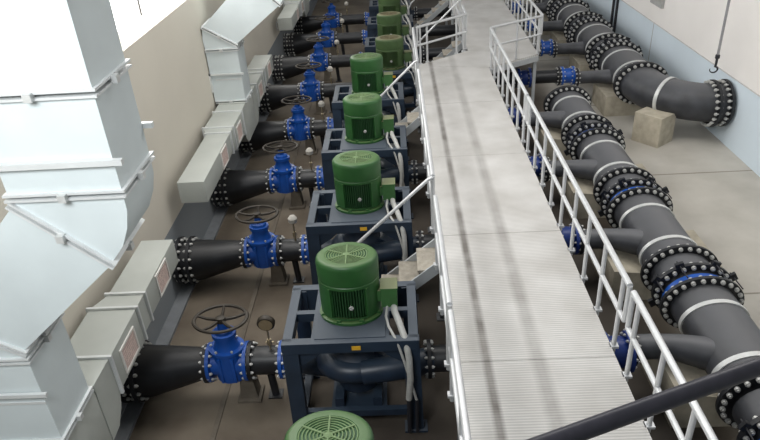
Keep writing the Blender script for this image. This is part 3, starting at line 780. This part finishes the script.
# stairs from the walkway down between the pumps
def build_stair():
    s = empty('stair', (0, 0, 0), None, 'stairs', 'steep stairs from the walkway down between the pumps')
    n = 6; dx, dz = .278, .232
    for k in range(n):
        x = -.10-k*dx; z = ZD-.20-k*dz
        MB().box((x-.17, -.30, z-.045), (x+.13, .30, z), .006).build('tread', M['tread'], s, smooth=False)
    for y in (-.31, .31):
        MB().bar((.06, y, ZD-.12), (-.1-n*dx+.05, y, .06), .03, .16).build('stringer', M['fascia'], s, smooth=False)
    t = MB().tube([(.0, .33, ZD+RH), (-.06, .33, ZD+RH-.03), (-1.30, .33, ZD+RH-1.20), (-1.40, .33, ZD+RH-1.40), (-1.40, .33, .2)], [.026]*5, 12)
    t.build('handrail', M['rail'], s)
    return s
ST = build_stair()
for k, (x, y) in enumerate(((.42, 8.04), (.42, 13.70), (1.90, 19.40), (1.90, 25.0))):
    put(ST, (x, y, 0), 'steep stair with pale treads left of the walkway, %s from the camera' % NTH[k])

# ------------------------------------------------------------------ things on the right wall, foreground rail
c = empty('cable_pipe', (XR-.05, 23.6, .02), 'pair of black vertical cables on the right wall at the top', 'cable')
for dy in (-.12, .28): MB().tube([(0, dy, 0), (0, dy, 6.0)], .045, 10).build('cable', M['cable'], c)
b = MB().box((-.09, -.45, -.14), (0, .45, .35), .01)
b.box((-.10, -.38, .0), (-.09, .38, .3))
b = b.build('electrical_box', M['electric'], None, (XR, 19.95, 2.25), smooth=False); tag(b, 'grey electrical box high on right wall at the top edge', 'electrical box')
h = empty('crane_hook', (7.2, 14.62, 1.8), 'dark hook hanging on a grey chain before the right wall', 'hook')
hk = []
for k in range(15):
    g = math.radians(80-k*20); hk.append((.07*EX*math.cos(g)*1.0-.03, 0, .07*math.sin(g)+.07))
MB().tube([(0, 0, .34), (0, 0, .24), (.0, 0, .17)]+hk, [.028, .028, .026]+[.024-.001*k for k in range(15)], 10).lathe([(.02, .30), (.05, .33), (.05, .40), (.02, .43)], (0, 0, 0), 'z', 12).build('hook', M['cable'], h)
ch = MB()
for k in range(92):
    z = .46+k*.075
    ch.tube([(.018*(k % 2)*math.cos(t), .018*(1-k % 2)*math.cos(t), z+.042*math.sin(t)) for t in [2*PI*j/8 for j in range(8)]], .011, 6, False, 1, True)
ch.cyl((0, 0, .4), (0, 0, 7.3), .03, 8)
ch.build('chain', M['hook'], h)
fr = empty('handrail', (0, 0, 0), 'dark painted handrail crossing the lower right corner in the foreground', 'handrail')
A_, B_ = Vector((.32, 1.05, 5.62)), Vector((2.2, 1.764, 5.62))
MB().tube([A_-Vector((1.3, .494, 0)), A_, B_], .023, 18).build('rail_tube', M['darkrail'], fr)

# ------------------------------------------------------------------ camera
cam = bpy.data.cameras.new('camera'); co = bpy.data.objects.new('camera', cam); col.objects.link(co)
pi_, ya, ro = [math.radians(a) for a in (30.311, 2.533, -3.832)]
fw = Vector((-math.sin(ya)*math.cos(pi_), math.cos(ya)*math.cos(pi_), -math.sin(pi_)))
ri = Vector((math.cos(ya), math.sin(ya), 0)); up = ri.cross(fw)
r2 = math.cos(ro)*ri+math.sin(ro)*up; u2 = -math.sin(ro)*ri+math.cos(ro)*up
mw = Matrix((r2, u2, -fw)).transposed().to_4x4(); mw.translation = (0, 0, 6.85)
co.matrix_world = mw
cam.sensor_width = 36; cam.lens = 651.956*36/760; cam.clip_start = .05; cam.clip_end = 200
scene.camera = co

# ------------------------------------------------------------------ light
w = bpy.data.worlds.new('World'); scene.world = w; w.use_nodes = True
w.node_tree.nodes['Background'].inputs[0].default_value = (.86, .93, 1.0, 1); w.node_tree.nodes['Background'].inputs[1].default_value = .19
def area(name, loc, tgt, sx, sy, power, color=(1, 1, 1)):
    l = bpy.data.lights.new(name, 'AREA'); l.shape = 'RECTANGLE'; l.size = sx; l.size_y = sy; l.energy = power; l.color = color
    o = bpy.data.objects.new(name, l); col.objects.link(o); o.location = loc
    o.rotation_euler = (Vector(tgt)-Vector(loc)).to_track_quat('-Z', 'Y').to_euler()
    return o
area('overhead_fill', (5.2, 11, 10.5), (4.6, 11, 0), 4, 24, 1150, (1, .98, .95))  # added overhead lamp, no fitting built; brightens the deck and right side
area('right_wall_fill', (-3.8, 9.0, 8.0), (7.0, 11, 1.5), 8.0, 1.6, 330, (1.0, .98, .96))  # added lamp that brightens the right wall and floor, not a window
area('duct_front_fill', (-2.6, .8, 7.6), (-2.6, 4.6, 4.2), 2.4, 1.6, 270, (.95, .98, 1.0))  # lamp added close to the foreground duct to whiten its front face
area('far_window_light', (-3.9, 22, 6.4), (6, 20, 0.8), 12, 2.0, 350, (1.0, .98, .95))
scene.view_settings.view_transform = 'Standard'
scene.view_settings.exposure = 0.16
